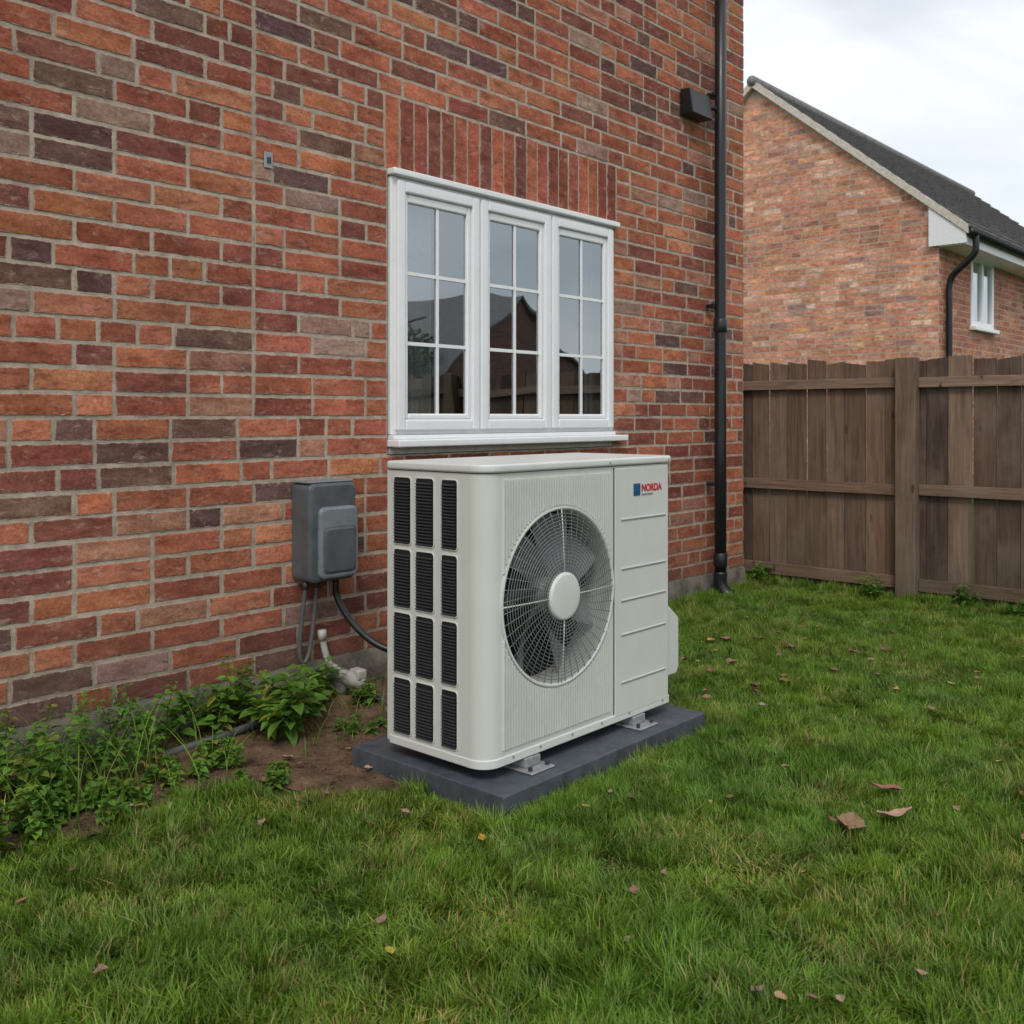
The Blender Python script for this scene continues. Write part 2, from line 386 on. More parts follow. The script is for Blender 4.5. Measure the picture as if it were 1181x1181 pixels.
def curtain(x0,x1,y):
    m=MB(); n=60; vs=[];fs=[]
    for i in range(n+1):
        x=x0+(x1-x0)*i/n; yy=y+.025*math.sin(i*.75)+.01*math.sin(i*1.9)
        vs+= [(x,yy,1.25),(x,yy,2.8)]
    for i in range(n): fs.append((2*i,2*i+2,2*i+3,2*i+1))
    m.add(vs,fs); m.obj('curtain',M_curtain,win,smooth=True)
curtain(3.60,4.12,.12); curtain(5.60,6.1,.12)
# downpipe ------------------------------------------------------------------
dp=empty('downpipe'); PX,PY=7.06,-.12
m=MB(); tube_into(m,[(PX,PY,z) for z in (.14,1.2,2.2,3.5,5.4)],.046,20); m.obj('pipe',M_black,dp,smooth=True)
m=MB()
for z in (2.12,.26): tube_into(m,[(PX,PY,z),(PX,PY,z+.012),(PX,PY,z+.10),(PX,PY,z+.112)],[.048,.055,.055,.048],20)
m.obj('socket_collars',M_black,dp,smooth=True)
tube('shoe',[(PX,PY,.22),(PX,PY,.12),(PX+.01,PY-.04,.055),(PX+.02,PY-.09,.03)],.053,M_black,dp,16)
m=MB()
for z in (.9,2.32,4.0): m.box(PX-.055,PX+.055,-.10,-.02,z,z+.03)
m.obj('pipe_brackets',M_black,dp,bevel=.006)
fl=empty('wall_vent_box')
m=MB(); v=[(6.64,-.01,3.78),(6.93,-.01,3.78),(6.93,-.13,3.78),(6.64,-.13,3.78),(6.64,-.01,3.985),(6.93,-.01,3.985),(6.93,-.10,3.975),(6.64,-.10,3.975)]
m.add(v,[(0,1,2,3),(4,7,6,5),(0,4,5,1),(1,5,6,2),(2,6,7,3),(3,7,4,0)]); m.obj('housing',M_black,fl,bevel=.008)
tube('spur_pipe',[(6.92,-.06,3.90),(6.97,-.07,3.90),(7.03,-.10,3.90)],.018,M_black,fl)
tg=empty('metal_wall_tag'); box('plate',2.865,2.915,-.012,-.006,2.675,2.755,M_alu,tg,.003); box('knob',2.880,2.900,-.020,-.0125,2.70,2.73,M_slat,tg,.003)

# junction box ------------------------------------------------------
jb=empty('electrical_junction_box')
def rbox(name,x0,x1,y0,y1,z0,z1,r,mat,parent):
    m=MB(); pts=[]
    for cx,cz,a0 in ((x1-r,z1-r,0),(x0+r,z1-r,90),(x0+r,z0+r,180),(x1-r,z0+r,270)):
        for k in range(7):
            a=math.radians(a0+15*k); pts.append((cx+r*math.cos(a),cz+r*math.sin(a)))
    n=len(pts); cx=(x0+x1)/2; cz=(z0+z1)/2
    def ring(y,s): return [(cx+(a-cx)*(1-s/abs(x1-x0)*2),y,cz+(b-cz)*(1-s/abs(z1-z0)*2)) for a,b in pts]
    rings=[ring(y1,0),ring(y0+.012,0),ring(y0+.004,.004),ring(y0,.014)]
    vs=sum(rings,[]); fs=[]
    for q in range(3):
        for i in range(n): j=(i+1)%n; fs.append((q*n+i,q*n+j,(q+1)*n+j,(q+1)*n+i))
    fs.append(tuple(range(3*n,4*n))); fs.append(tuple(range(n))[::-1])
    m.add(vs,fs); return m.obj(name,mat,parent)
rbox('enclosure',3.03,3.325,-.155,-.008,.625,1.118,.035,M_box,jb)
rbox('cover',3.078,3.320,-.180,-.156,.640,1.0,.035,M_box2,jb)
rbox('cover_panel',3.095,3.303,-.186,-.1805,.665,.90,.025,M_box,jb)
box('lid_cap',3.035,3.32,-.135,-.012,1.1185,1.130,M_box2,jb,.005)
m=MB()
for x in (3.06,3.13,3.25): tube_into(m,[(x,-.08,.626),(x,-.08,.590)],.016,12)
m.obj('cable_glands',M_slat,jb,smooth=True)
tube('black_cable',[(3.25,-.08,.61),(3.255,-.09,.52),(3.29,-.16,.40),(3.36,-.28,.29),(3.46,-.42,.255),(3.62,-.65,.30),(3.65,-1.12,.32)],.0175,M_black,jb)
tube('grey_cable',[(3.06,-.08,.60),(3.055,-.06,.45),(3.045,-.05,.28),(3.065,-.055,.215),(3.10,-.055,.26),(3.125,-.06,.42),(3.13,-.08,.60)],.011,M_cableg,jb)
dr=empty('condensate_drain')
tube('riser',[(3.185,-.05,.35),(3.195,-.055,.27),(3.215,-.07,.19),(3.25,-.10,.13)],.017,M_pvc,dr)
tube('riser_socket',[(3.184,-.05,.362),(3.187,-.05,.31)],.023,M_pvc,dr,sm=False)
m=MB(); tube_into(m,smoothpts([(3.20,-.09,.16),(3.27,-.13,.115),(3.35,-.17,.08)]),.040,14); tube_into(m,[(3.25,-.11,.115),(3.26,-.11,.03)],.032,14); m.obj('trap',M_pvc,dr,smooth=True)
box('trap_lug',3.30,3.36,-.20,-.12,.10,.155,M_pvc,dr,.012)
tube('hose',[(3.33,-.17,.085),(3.35,-.28,.045),(3.30,-.42,.035),(3.40,-.60,.04),(3.55,-.9,.06)],.015,M_cableg,dr)
tube('ground_pipe',[(2.15,-.30,.03),(2.5,-.28,.04),(2.8,-.22,.045),(3.1,-.16,.05)],.018,M_cableg,dr)
box('pale_block',3.06,3.14,-.085,-.03,.03,.13,M_pvc,dr,.008)

# ---------------------------------------------------------------- plinth + heat pump
pl=empty('equipment_plinth')
m=MB(); m.box(2.655,4.035,-1.785,-.94,.0,.092); m.obj('slab',M_slab,pl,bevel=.006)
hp=empty('heat_pump_unit')
X0,X1,Y0,Y1,Z0,Z1=2.69,3.93,-1.66,-1.12,.152,1.238
PA,PB=2.768,3.486; CX,CZ,CR=3.128,.735,.354
r=.078; out=[(PB,Y0),(X1-.02,Y0)]
out+=[(X1-.02+.02*math.sin(math.radians(a)),Y0+.02-.02*math.cos(math.radians(a))) for a in (15,30,45,60,75,90)]
out+=[(X1,Y1),(X0,Y1),(X0,Y0+r)]
out+=[(X0+r-r*math.cos(math.radians(a)),Y0+r-r*math.sin(math.radians(a))) for a in range(3,90,3)]
out+=[(PA,Y0)]
m=MB(); n=len(out); m.add([(x,y,Z0) for x,y in out]+[(x,y,Z1) for x,y in out],[(i,i+1,n+i+1,n+i) for i in range(n-1)])
m.obj('casing',M_unit,hp)
m=MB(); angs=sorted([2*math.pi*k/120 for k in range(120)]+[math.atan2(z-CZ,x-CX)%(2*math.pi) for x in (PA,PB) for z in (Z0,Z1)])
def rect(a):
    c,s=math.cos(a),math.sin(a); t=1e9
    if c>1e-9:t=min(t,(PB-CX)/c)
    if c<-1e-9:t=min(t,(PA-CX)/c)
    if s>1e-9:t=min(t,(Z1-CZ)/s)
    if s<-1e-9:t=min(t,(Z0-CZ)/s)
    return (CX+c*t,Y0,CZ+s*t)
n=len(angs); m.add([(CX+CR*math.cos(a),Y0,CZ+CR*math.sin(a)) for a in angs]+[rect(a) for a in angs],[(i,n+i,n+(i+1)%n,(i+1)%n) for i in range(n)])
m.obj('front_panel',M_unit,hp)
m=MB(); K=96
prof=[(CR+.003,-.009),(CR-.004,-.012),(CR-.010,-.004),(CR-.014,.03),(CR-.010,.14)]
vs=[(CX+rr*math.cos(2*math.pi*k/K),Y0+yy,CZ+rr*math.sin(2*math.pi*k/K)) for rr,yy in prof for k in range(K)]
m.add(vs,[(q*K+k,q*K+(k+1)%K,(q+1)*K+(k+1)%K,(q+1)*K+k) for q in range(len(prof)-1) for k in range(K)])
vs0=[(CX+(CR+.003)*math.cos(2*math.pi*k/K),Y0+yy,CZ+(CR+.003)*math.sin(2*math.pi*k/K)) for yy in (-.009,.0) for k in range(K)]
m.add(vs0,[(k,(k+1)%K,K+(k+1)%K,K+k) for k in range(K)])
m.obj('fan_shroud',M_unit,hp,smooth=True)
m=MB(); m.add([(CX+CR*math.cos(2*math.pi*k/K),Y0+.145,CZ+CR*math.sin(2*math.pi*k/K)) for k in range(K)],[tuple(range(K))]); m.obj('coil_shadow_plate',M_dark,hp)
m=MB(); nb=7
for b in range(nb):
    vs=[];fs=[];nr=9;na=8
    for i in range(nr):
        t=i/(nr-1); rr=.07+(.325-.07)*t; wid=math.radians(31)*(1-.10*t); sk=math.radians(18)*t
        for j in range(na):
            s=j/(na-1); a=2*math.pi*b/nb+sk+wid*(s-.5)+.3
            y=Y0+.045+.075*s+.012*math.sin(s*math.pi)
            vs.append((CX+rr*math.cos(a),y,CZ+rr*math.sin(a)))
    for i in range(nr-1):
        for j in range(na-1): a=i*na+j; fs.append((a,a+1,a+na+1,a+na))
    m.add(vs,fs)
tube_into(m,[(CX,Y0+.03,CZ),(CX,Y0+.12,CZ)],.075,32)
m.obj('fan',M_blade,hp,smooth=True)
m=MB()
def gy(rr): return Y0-.010-.016*(1-(rr/CR)**2)
k=.108
while k<CR-.012:
    tube_into(m,[(CX+k*math.cos(2*math.pi*q/72),gy(k),CZ+k*math.sin(2*math.pi*q/72)) for q in range(72)],.0016,5,closed=True); k+=.0138
for q in range(48):
    a=2*math.pi*(q+.5)/48; c,s=math.cos(a),math.sin(a); a2=a+.14; c2,s2=math.cos(a2),math.sin(a2); a3=a+.07; c3,s3=math.cos(a3),math.sin(a3)
    tube_into(m,[(CX+.085*c,gy(.085)+.003,CZ+.085*s),(CX+.21*c3,gy(.21)+.003,CZ+.21*s3),(CX+(CR-.006)*c2,gy(CR-.006)+.003,CZ+(CR-.006)*s2)],.0016,5)
m.obj('fan_guard',M_wire,hp,smooth=True)
m=MB()
for a in (0,math.pi/2,math.pi,1.5*math.pi):
    c,s=math.cos(a),math.sin(a); tube_into(m,[(CX+rr*c,gy(rr)+.002,CZ+rr*s) for rr in (.085,.17,.26,CR-.004)],.0028,6)
m.obj('guard_struts',M_unit,hp,smooth=True)
m=MB(); prof=[(.096,-.012),(.096,-.026),(.090,-.033),(.084,-.034),(.05,-.036)]
vs=[(CX+rr*math.cos(2*math.pi*k/48),Y0+yy,CZ+rr*math.sin(2*math.pi*k/48)) for rr,yy in prof for k in range(48)]+[(CX,Y0-.036,CZ)]
m.add(vs,[(q*48+k,q*48+(k+1)%48,(q+1)*48+(k+1)%48,(q+1)*48+k) for q in range(len(prof)-1) for k in range(48)]+[(4*48+k,4*48+(k+1)%48,5*48) for k in range(48)])
m.obj('guard_badge',M_unit2,hp,smooth=True)
# vertical ribs
m=MB(); x=PA+.020; rz0,rz1=Z0+.045,Z1-.022
def rib(x,za,zb):
    w=.0042; d=.009
    m.add([(x-w,Y0+.001,za),(x-w*.55,Y0-d,za+.003),(x+w*.55,Y0-d,za+.003),(x+w,Y0+.001,za),(x-w,Y0+.001,zb),(x-w*.55,Y0-d,zb-.003),(x+w*.55,Y0-d,zb-.003),(x+w,Y0+.001,zb)],[(0,1,5,4),(1,2,6,5),(2,3,7,6),(0,3,2,1),(4,5,6,7)])
while x<PB-.018:
    dx=abs(x-CX); RR=CR+.008
    if dx<RR:
        h=math.sqrt(RR*RR-dx*dx); 
        if CZ-h-rz0>.01: rib(x,rz0,CZ-h)
        if rz1-(CZ+h)>.01: rib(x,CZ+h,rz1)
    else: rib(x,rz0,rz1)
    x+=.0152
m.obj('front_ribs',M_unit,hp)
box('panel_seam',PB+.004,PB+.009,Y0-.0015,Y0+.002,Z0+.01,Z1-.005,M_slat,hp)
m=MB(); m.box(PB+.013,X1-.022,Y0-.006,Y0+.001,Z0+.012,Z1-.008); m.obj('service_panel',M_unit,hp,bevel=.003)
zs=[.302,.508,.655,.792,1.005]
M_groove_shade=simple('groove_shade_grey',(.28,.28,.27),.6)  # darker grey that carries the shade of the panel lines
m=MB(); m2=MB()
for z in zs: m.box(PB+.055,X1-.045,Y0-.0085,Y0-.0063,z-.004,z); m2.box(PB+.055,X1-.045,Y0-.010,Y0-.0063,z+.001,z+.006)
m.obj('groove_shade_strips',M_groove_shade,hp); m2.obj('panel_ridges',M_unit2,hp,bevel=.001)  # raised strips, nothing cut in; the groove shade is their darker colour
def outline(x0,x1,y0,y1,rad):
    p=[]
    for cx,cy,a0,rr in ((x1-rad[0],y0+rad[0],270,rad[0]),(x1-.03,y1-.03,0,.03),(x0+.03,y1-.03,90,.03),(x0+rad[1],y0+rad[1],180,rad[1])):
        for k in range(19): a=math.radians(a0+5*k); p.append((cx+rr*math.cos(a),cy+rr*math.sin(a)))
    return p
def slab(name,o,z0,z1,mat,bev):
    m=MB(); n=len(o); m.add([(x,y,z0) for x,y in o]+[(x,y,z1) for x,y in o],[(i,(i+1)%n,n+(i+1)%n,n+i) for i in range(n)]+[tuple(range(n))[::-1],tuple(range(n,2*n))]); return m.obj(name,mat,hp,bevel=bev,seg=3)
slab('lid',outline(X0-.010,X1+.010,Y0-.013,Y1+.010,(.03,.086)),Z1+.003,Z1+.036,M_unit2,.010)
slab('base_pan',outline(X0-.004,X1+.004,Y0-.005,Y1+.004,(.024,.08)),Z0-.012,Z0+.022,M_unit2,.004)
m=MB()
for x in (2.84,3.0,3.2,3.4,3.6,3.86): tube_into(m,[(x,Y0-.010,Z0+.012),(x,Y0-.004,Z0+.012)],.0045,10)
for x in (3.45,3.90): tube_into(m,[(x,Y0-.017,Z1+.018),(x,Y0-.010,Z1+.018)],.0035,10)
m.obj('screws',M_alu,hp)
cols=[(-1.262,-1.160),(-1.392,-1.288),(-1.520,-1.432)]; rows=[(.945,1.212),(.692,.925),(.432,.672),(.190,.412)]
md=MB(); ms=MB(); mr=MB()
for (a,b) in cols:
    for (c,d) in rows:
        pts=[]; rr=.014
        for cy,cz,a0 in ((b-rr,d-rr,0),(a+rr,d-rr,90),(a+rr,c+rr,180),(b-rr,c+rr,270)):
            for k in range(5): an=math.radians(a0+22.5*k); pts.append((cy+rr*math.cos(an),cz+rr*math.sin(an)))
        n=len(pts); md.add([(X0-.002,y,z) for y,z in pts]+[(X0+.003,y,z) for y,z in pts],[tuple(range(n)),]+[(i,(i+1)%n,n+(i+1)%n,n+i) for i in range(n)])
        tube_into(mr,[(X0-.002,y,z) for y,z in pts],.0030,6,closed=True)
        z=c+.012
        while z<d-.010:
            ms.add([(X0-.003,a+.006,z),(X0-.003,b-.006,z),(X0-.010,b-.006,z-.004),(X0-.010,a+.006,z-.004),(X0-.009,b-.006,z-.0065),(X0-.009,a+.006,z-.0065),],[(0,1,2,3),(3,2,4,5)]); z+=.0125
md.obj('inlet_shade_plates',M_dark,hp); ms.obj('inlet_louvres',M_slat,hp); mr.obj('inlet_rims',M_unit,hp,smooth=True)  # black plates sit proud of the casing; their colour imitates recess shade
m=MB(); xa,xb=X1,X1+.155; ya,yb=-1.615,-1.36
m.add([(xa,ya,.235),(xb-.02,ya,.235),(xb-.02,yb,.235),(xa,yb,.235),(xa,ya,.62),(xb,ya,.50),(xb,yb,.50),(xa,yb,.62),(xb,ya,.27),(xb,yb,.27)],[(0,3,2,1),(4,5,6,7),(0,1,8,5,4),(1,2,9,8),(8,9,6,5),(2,3,7,6,9)])
m.obj('valve_cover',M_unit,hp,bevel=.012)
m=MB()
for fx in (2.90,3.62):
    m.box(fx-.02,fx+.12,-1.725,-1.07,.0925,.101)
    m.box(fx+.005,fx+.095,-1.672,-1.10,.1013,.138)
m.obj('mounting_feet',M_alu,hp,bevel=.004)
m=MB()
for fx in (2.90,3.62):
    for q in (.0,.10): tube_into(m,[(fx+q,-1.700,.10),(fx+q,-1.700,.116)],.009,6)
m.obj('foot_bolts',M_slat,hp)
m=MB(); m.box(3.632,3.682,Y0-.0085,Y0-.0062,1.105,1.158); m.obj('badge_square',M_blue,hp)
def text(s,x,z,size,mat,ext=.0006):
    cu=bpy.data.curves.new('lettering','FONT'); cu.body=s; cu.size=size; cu.extrude=ext; cu.offset=size*.03
    o=bpy.data.objects.new('lettering',cu); o.location=(x,Y0-.0075,z); o.rotation_euler=(math.pi/2,0,0); cu.materials.append(mat); link(o,hp)
text('NORDA',3.692,1.122,.044,M_red); text('inverter system',3.693,1.105,.014,M_grey)

# ---------------------------------------------------------------- fence
fe=empty('wooden_fence'); FX=7.97
WP=[(.165,.108,.076),(.128,.085,.062),(.20,.138,.10),(.100,.068,.052),(.18,.115,.078)]
def wc(): c=random.choice(WP); k=U(.85,1.15); return tuple(q*k for q in c)
m=MB(); y=3.6
while y>-9.5:
    w=U(.145,.178); t=1.905+U(-.022,.022); x=FX+U(-.004,.006); sl=U(-.014,.014)
    a,b=y-w,y-U(.004,.014)
    tl=U(-.006,.006)
    m.add([(x,a,.02),(x+.022,a,.02),(x+.022,b,.02),(x,b,.02),(x,a+tl,t+sl),(x+.022,a+tl,t+sl),(x+.022,b+tl,t-sl),(x,b+tl,t-sl)],[(0,3,2,1),(4,5,6,7),(0,1,5,4),(1,2,6,5),(2,3,7,6),(3,0,4,7)],dim=(1,0,R()),col=wc()); y-=w
m.obj('boards',M_wood,fe)
m=MB()
for seg in [(3.6,1.17),(1.09,-1.20),(-1.36,-3.70),(-3.86,-6.2),(-6.36,-9.5)]:
    for z0,z1 in ((1.685,1.765),(.84,.925),(.10,.195)):
        dz=U(-.01,.01); m.box(FX-.045,FX-.006,seg[1],seg[0],z0+dz,z1+dz,dim=(0,0,R()),col=tuple(q*1.2 for q in wc()))
m.obj('rails',M_wood,fe,bevel=.004)
m=MB()
for yy in (1.13,-1.28,-3.78,-6.28):
    m.box(FX-.115,FX-.004,yy-.078,yy+.078,0,1.915,dim=(1,0,R()),col=(.165,.115,.082))
m.obj('posts',M_wood,fe,bevel=.008)

# ---------------------------------------------------------------- neighbouring house
nb_=empty('brick_house')
NX=19.05; NY0,NY1=2.24,9.72; AP=5.98; AZ=8.42
def roofz(y): return AZ-.83*abs(y-AP)
m=MB(); m.add([(NX,NY0,0),(NX,NY1,0),(NX,NY1,roofz(NY1)-.06),(NX,AP,AZ-.06),(NX,NY0,roofz(NY0)-.06)],[(0,4,3,2,1)])
x2=33.
wx0,wx1,wz0,wz1=20.85,22.3,3.25,4.68
def facey(a,b,c,d): m.add([(a,NY0,c),(b,NY0,c),(b,NY0,d),(a,NY0,d)],[(0,1,2,3)])
facey(NX,wx0,0,5.2); facey(wx1,x2,0,5.2); facey(wx0,wx1,0,wz0); facey(wx0,wx1,wz1,5.2)
m.add([(NX,NY1,0),(x2,NY1,0),(x2,NY1,5.2),(NX,NY1,5.2)],[(0,1,2,3)])
m.add([(x2,NY0,0),(x2,NY1,0),(x2,NY1,5.2),(x2,AP,AZ-.06),(x2,NY0,5.2)],[(0,1,2,3,4)])
m.obj('walls',M_mortar2,nb_)
PN=[((.66,.30,.185),5),((.60,.26,.155),4),((.70,.365,.24),3),((.53,.235,.16),1.6),((.48,.25,.19),.8),((.38,.22,.18),.3),((.72,.44,.32),1)]
def ivg(z):
    y0,y1=NY0,NY1
    if z>roofz(NY0)-.15: h=(AZ-.15-z)/.83; y0,y1=AP-h,AP+h
    return [(y0,y1)] if y1-y0>.3 else []
m=MB(); coursed(m,.2,AZ-.2,.118,.40,.017,ivg,lambda u,z,d:(NX-d,u,z),lambda q:PN,0,None,.2); m.obj('gable_bricks',M_brick2,nb_)
PN2=[((c[0]*.75,c[1]*.66,c[2]*.66),w) for c,w in PN]
m=MB(); coursed(m,.2,5.1,.118,.40,.017,lambda z:[(NX-.01,wx0),(wx1,x2)] if wz0<z<wz1 else [(NX-.01,x2)],lambda u,z,d:(u,NY0-d,z),lambda q:PN2,0,None,.2); m.obj('front_bricks',M_brick2,nb_)
m=MB(); EY=1.69
tiled_slope(m,NX-.12,x2+.1,EY,roofz(EY),AP,AZ,16,.06); tiled_slope(m,NX-.12,x2+.1,2*AP-EY,roofz(EY),AP,AZ,16,.06); m.obj('roof',M_tile,nb_)
m=MB(); tube_into(m,[(NX-.15,AP,AZ+.03),(x2+.1,AP,AZ+.03)],.11,12); m.obj('ridge_tiles',M_tile,nb_,smooth=True)
m=MB()
for sgn in (-1,1):
    ye=AP+sgn*(AP-EY)
    off,xx,xw=-.10,NX-.13,.13
    v=[(xx,AP,AZ+off),(xx+xw,AP,AZ+off),(xx+xw,ye,roofz(ye)+off),(xx,ye,roofz(ye)+off)]
    v+=[(a,b,c+.16) for a,b,c in v]
    m.add(v,[(0,1,2,3),(4,5,6,7),(0,3,7,4),(1,2,6,5),(2,3,7,6),(0,1,5,4)])
m.obj('verge',M_verge,nb_)
zE=roofz(EY)
box('fascia',NX-.05,x2,EY+.05,EY+.08,zE-.28,zE+.02,M_fascia,nb_); box('soffit',NX-.05,x2,EY+.0805,NY0-.01,zE-.28,zE-.25,M_fascia,nb_)
m=MB(); v=[(NX-.10,EY+.04,zE-.26),(NX-.10,NY0+.15,zE-.26),(NX-.10,NY0+.15,roofz(NY0+.15)-.12),(NX-.10,EY+.04,zE-.08)]
v+=[(NX-.02,b,c) for a,b,c in v]; m.add(v,[(0,3,2,1),(4,5,6,7),(0,1,5,4),(1,2,6,5),(2,3,7,6),(3,0,4,7)]); m.obj('box_end',M_fascia,nb_)
m=MB(); tube_into(m,[(NX-.08,EY-.03,zE-.06),(x2,EY-.03,zE-.06)],.075,12); m.obj('gutter',M_black,nb_,smooth=True)
tube('rainwater_pipe',[(19.25,EY-.03,zE-.08),(19.25,EY-.03,zE-.38),(19.27,1.80,zE-.55),(19.33,2.08,zE-.78),(19.34,2.15,zE-1.0),(19.34,2.15,zE-1.3),(19.34,2.15,2.5),(19.34,2.15,.1)],.06,M_black,nb_)
def small_window(par,x0,x1,y,z0,z1,s=-1):
    m=MB(); t=.12
    for a,b,c,d in ((x0,x0+t,z0,z1),(x1-t,x1,z0,z1),(x0+t,x1-t,z0,z0+t),(x0+t,x1-t,z1-t,z1),((x0+x1)/2-.06,(x0+x1)/2+.06,z0+t,z1-t)):
        m.box(a,b,min(y+s*.02,y-s*.06),max(y+s*.02,y-s*.06),c,d)
    m.box(x0-.05,x1+.05,min(y+s*.12,y),max(y+s*.12,y),z0-.08,z0-.001)
    m.obj('window_frame',M_upvc,par,bevel=.01)
    m=MB(); m.add([(x0+t,y-s*.03,z0+t),(x1-t,y-s*.03,z0+t),(x1-t,y-s*.03,z1-t),(x0+t,y-s*.03,z1-t)],[(0,1,2,3)]); m.obj('window_glass',M_glass,par)
    m=MB(); m.add([(x0,y-s*.35,z0),(x1,y-s*.35,z0),(x1,y-s*.35,z1),(x0,y-s*.35,z1)],[(0,1,2,3)]); m.obj('window_room',M_room,par)
small_window(nb_,wx0,wx1,NY0,wz0,wz1)
small_window(nb_,25.5,27.2,NY0-.05,wz0,wz1)

g=G('far_brick',rough=.9,spec=.2); tc=g.pos(); sx=g.n('ShaderNodeSeparateXYZ',{0:tc}).outputs
vec=g.n('ShaderNodeCombineXYZ',{0:g.math('ADD',sx[0],sx[1]),1:sx[2]}).outputs[0]
bt=g.n('ShaderNodeTexBrick',{'Vector':vec,'Color1':(.26,.13,.10),'Color2':(.18,.09,.075),'Mortar':(.28,.25,.21),'Scale':1.,'Mortar Size':.008,'Brick Width':.3,'Row Height':.1}); g.base(bt.outputs[0]); M_far=g.m
def far_house(x,y,hw,ze,za,dep):
    h=empty('brick_house')
    m=MB(); m.add([(x-hw,y,0),(x+hw,y,0),(x+hw,y,ze),(x,y,za-.1),(x-hw,y,ze),(x-hw,y-dep,0),(x+hw,y-dep,0),(x+hw,y-dep,ze),(x,y-dep,za-.1),(x-hw,y-dep,ze)],[(0,1,2,3,4),(9,8,7,6,5),(0,4,9,5),(1,6,7,2)]); m.obj('walls',M_far,h)
    m=MB()
    for s in (-1,1):
        e=hw+.35; ez=ze-.35*(za-ze)/hw
        v=[(x,y+.15,za),(x+s*e,y+.15,ez),(x+s*e,y-dep-.15,ez),(x,y-dep-.15,za)]; v+=[(a,b,c-.12) for a,b,c in v]
        m.add(v,[(0,1,2,3),(4,7,6,5),(0,4,5,1),(1,5,6,2),(2,6,7,3)])
    m.obj('roof',M_tile,h); small_window(h,x-1.2,x+.2,y+.02,1.0,2.3,1); box('door',x+1.2,x+2.1,y+.002,y+.05,.05,2.1,M_slat,h,.01)
far_house(31.5,-23.5,4.6,2.9,6.7,9)
far_house(19.5,-27,4.2,3.0,6.6,9)
def far_tree(x,y,h,rad):
    t=empty('garden_tree'); m=MB(); pts=smoothpts([(x,y,0),(x+.1,y,h*.3),(x-.1,y+.1,h*.6),(x,y,h*.85)],5); tube_into(m,pts,[.16*(1-.8*i/(len(pts)-1)) for i in range(len(pts))],8)
    for k in range(9):
        a=U(0,6.28); z=U(.35,.75)*h; tube_into(m,smoothpts([(x,y,z),(x+math.cos(a)*rad*.4,y+math.sin(a)*rad*.4,z+.1*h),(x+math.cos(a)*rad*.8,y+math.sin(a)*rad*.8,z+.16*h)],3),.035,5)
    m.obj('trunk',M_wood,t,smooth=True)
    m=MB(); cl=[(Vector((x+U(-1,1)*rad*.75,y+U(-1,1)*rad*.75,h*U(.4,.92))),U(.3,.5)*rad) for _ in range(18)]
    for k in range(2600):
        c,rr=random.choice(cl); d=Vector((random.gauss(0,1),random.gauss(0,1),random.gauss(0,.8))).normalized(); p=c+d*rr*U(.5,1.05)
        s=U(.06,.14); a=Vector((U(-1,1),U(-1,1),U(-1,1))).normalized(); b=a.cross(d).normalized()
        m.add([p-a*s,p+b*s*.6,p+a*s,p-b*s*.6],[(0,1,2,3)],col=(R(),U(.4,1),R()))
    m.obj('foliage',M_tree,t)
far_tree(24.2,-23.5,5.9,1.7); far_tree(26.6,-25.5,5.2,1.6)

# ---------------------------------------------------------------- grass
gc=bpy.data.collections.new('grass_clumps')
def clump(rad,nbl,hmin,hmax,wmul=1.,leanm=1.):
    m=MB(); sd=U(0,99)
    for k in range(nbl):
        a=U(0,6.283); q=rad*math.sqrt(R()); x,y=q*math.cos(a),q*math.sin(a)
        nz=noise.noise(Vector((x*14,y*14,sd)))
        h=U(hmin,hmax)*(1+.6*nz); w=U(.0010,.0020)*wmul
        d=U(0,6.283)*.55+6.283*noise.noise(Vector((x*6,y*6,sd+5))); lean=U(.1,1.05)*h*leanm; dx,dy=math.cos(d),math.sin(d)
        px,py=-dy,dx; tw=U(-.6,.6); px,py=px*math.cos(tw)-py*math.sin(tw),px*math.sin(tw)+py*math.cos(tw)
        c=R(); al=R(); vs=[];cs=[]
        for t,ww in ((0,1.),(.5,.95)):
            ox=lean*t*t; z=h*t*(1-.18*t*lean/h)
            vs+=[(x+dx*ox-px*w*ww,y+dy*ox-py*w*ww,z),(x+dx*ox+px*w*ww,y+dy*ox+py*w*ww,z)]; cs+=[(c,t,al)]*2
        ox=lean*1.05; vs.append((x+dx*ox,y+dy*ox,h*(1-.25*lean/h))); cs.append((c,1,al))
        m.add(vs,[(0,1,3,2),(2,3,4)],col=cs)
    o=m.obj('grass_clump',M_grass,linkit=False,smooth=True); gc.objects.link(o)
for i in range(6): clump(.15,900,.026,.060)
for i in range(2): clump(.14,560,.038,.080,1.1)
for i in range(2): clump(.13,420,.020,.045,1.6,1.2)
gs=bpy.data.collections.new('edge_tufts'); gc_main=gc; gc=gs
for i in range(4): clump(.05,90,.035,.07,1.1,.8)
gc=gc_main
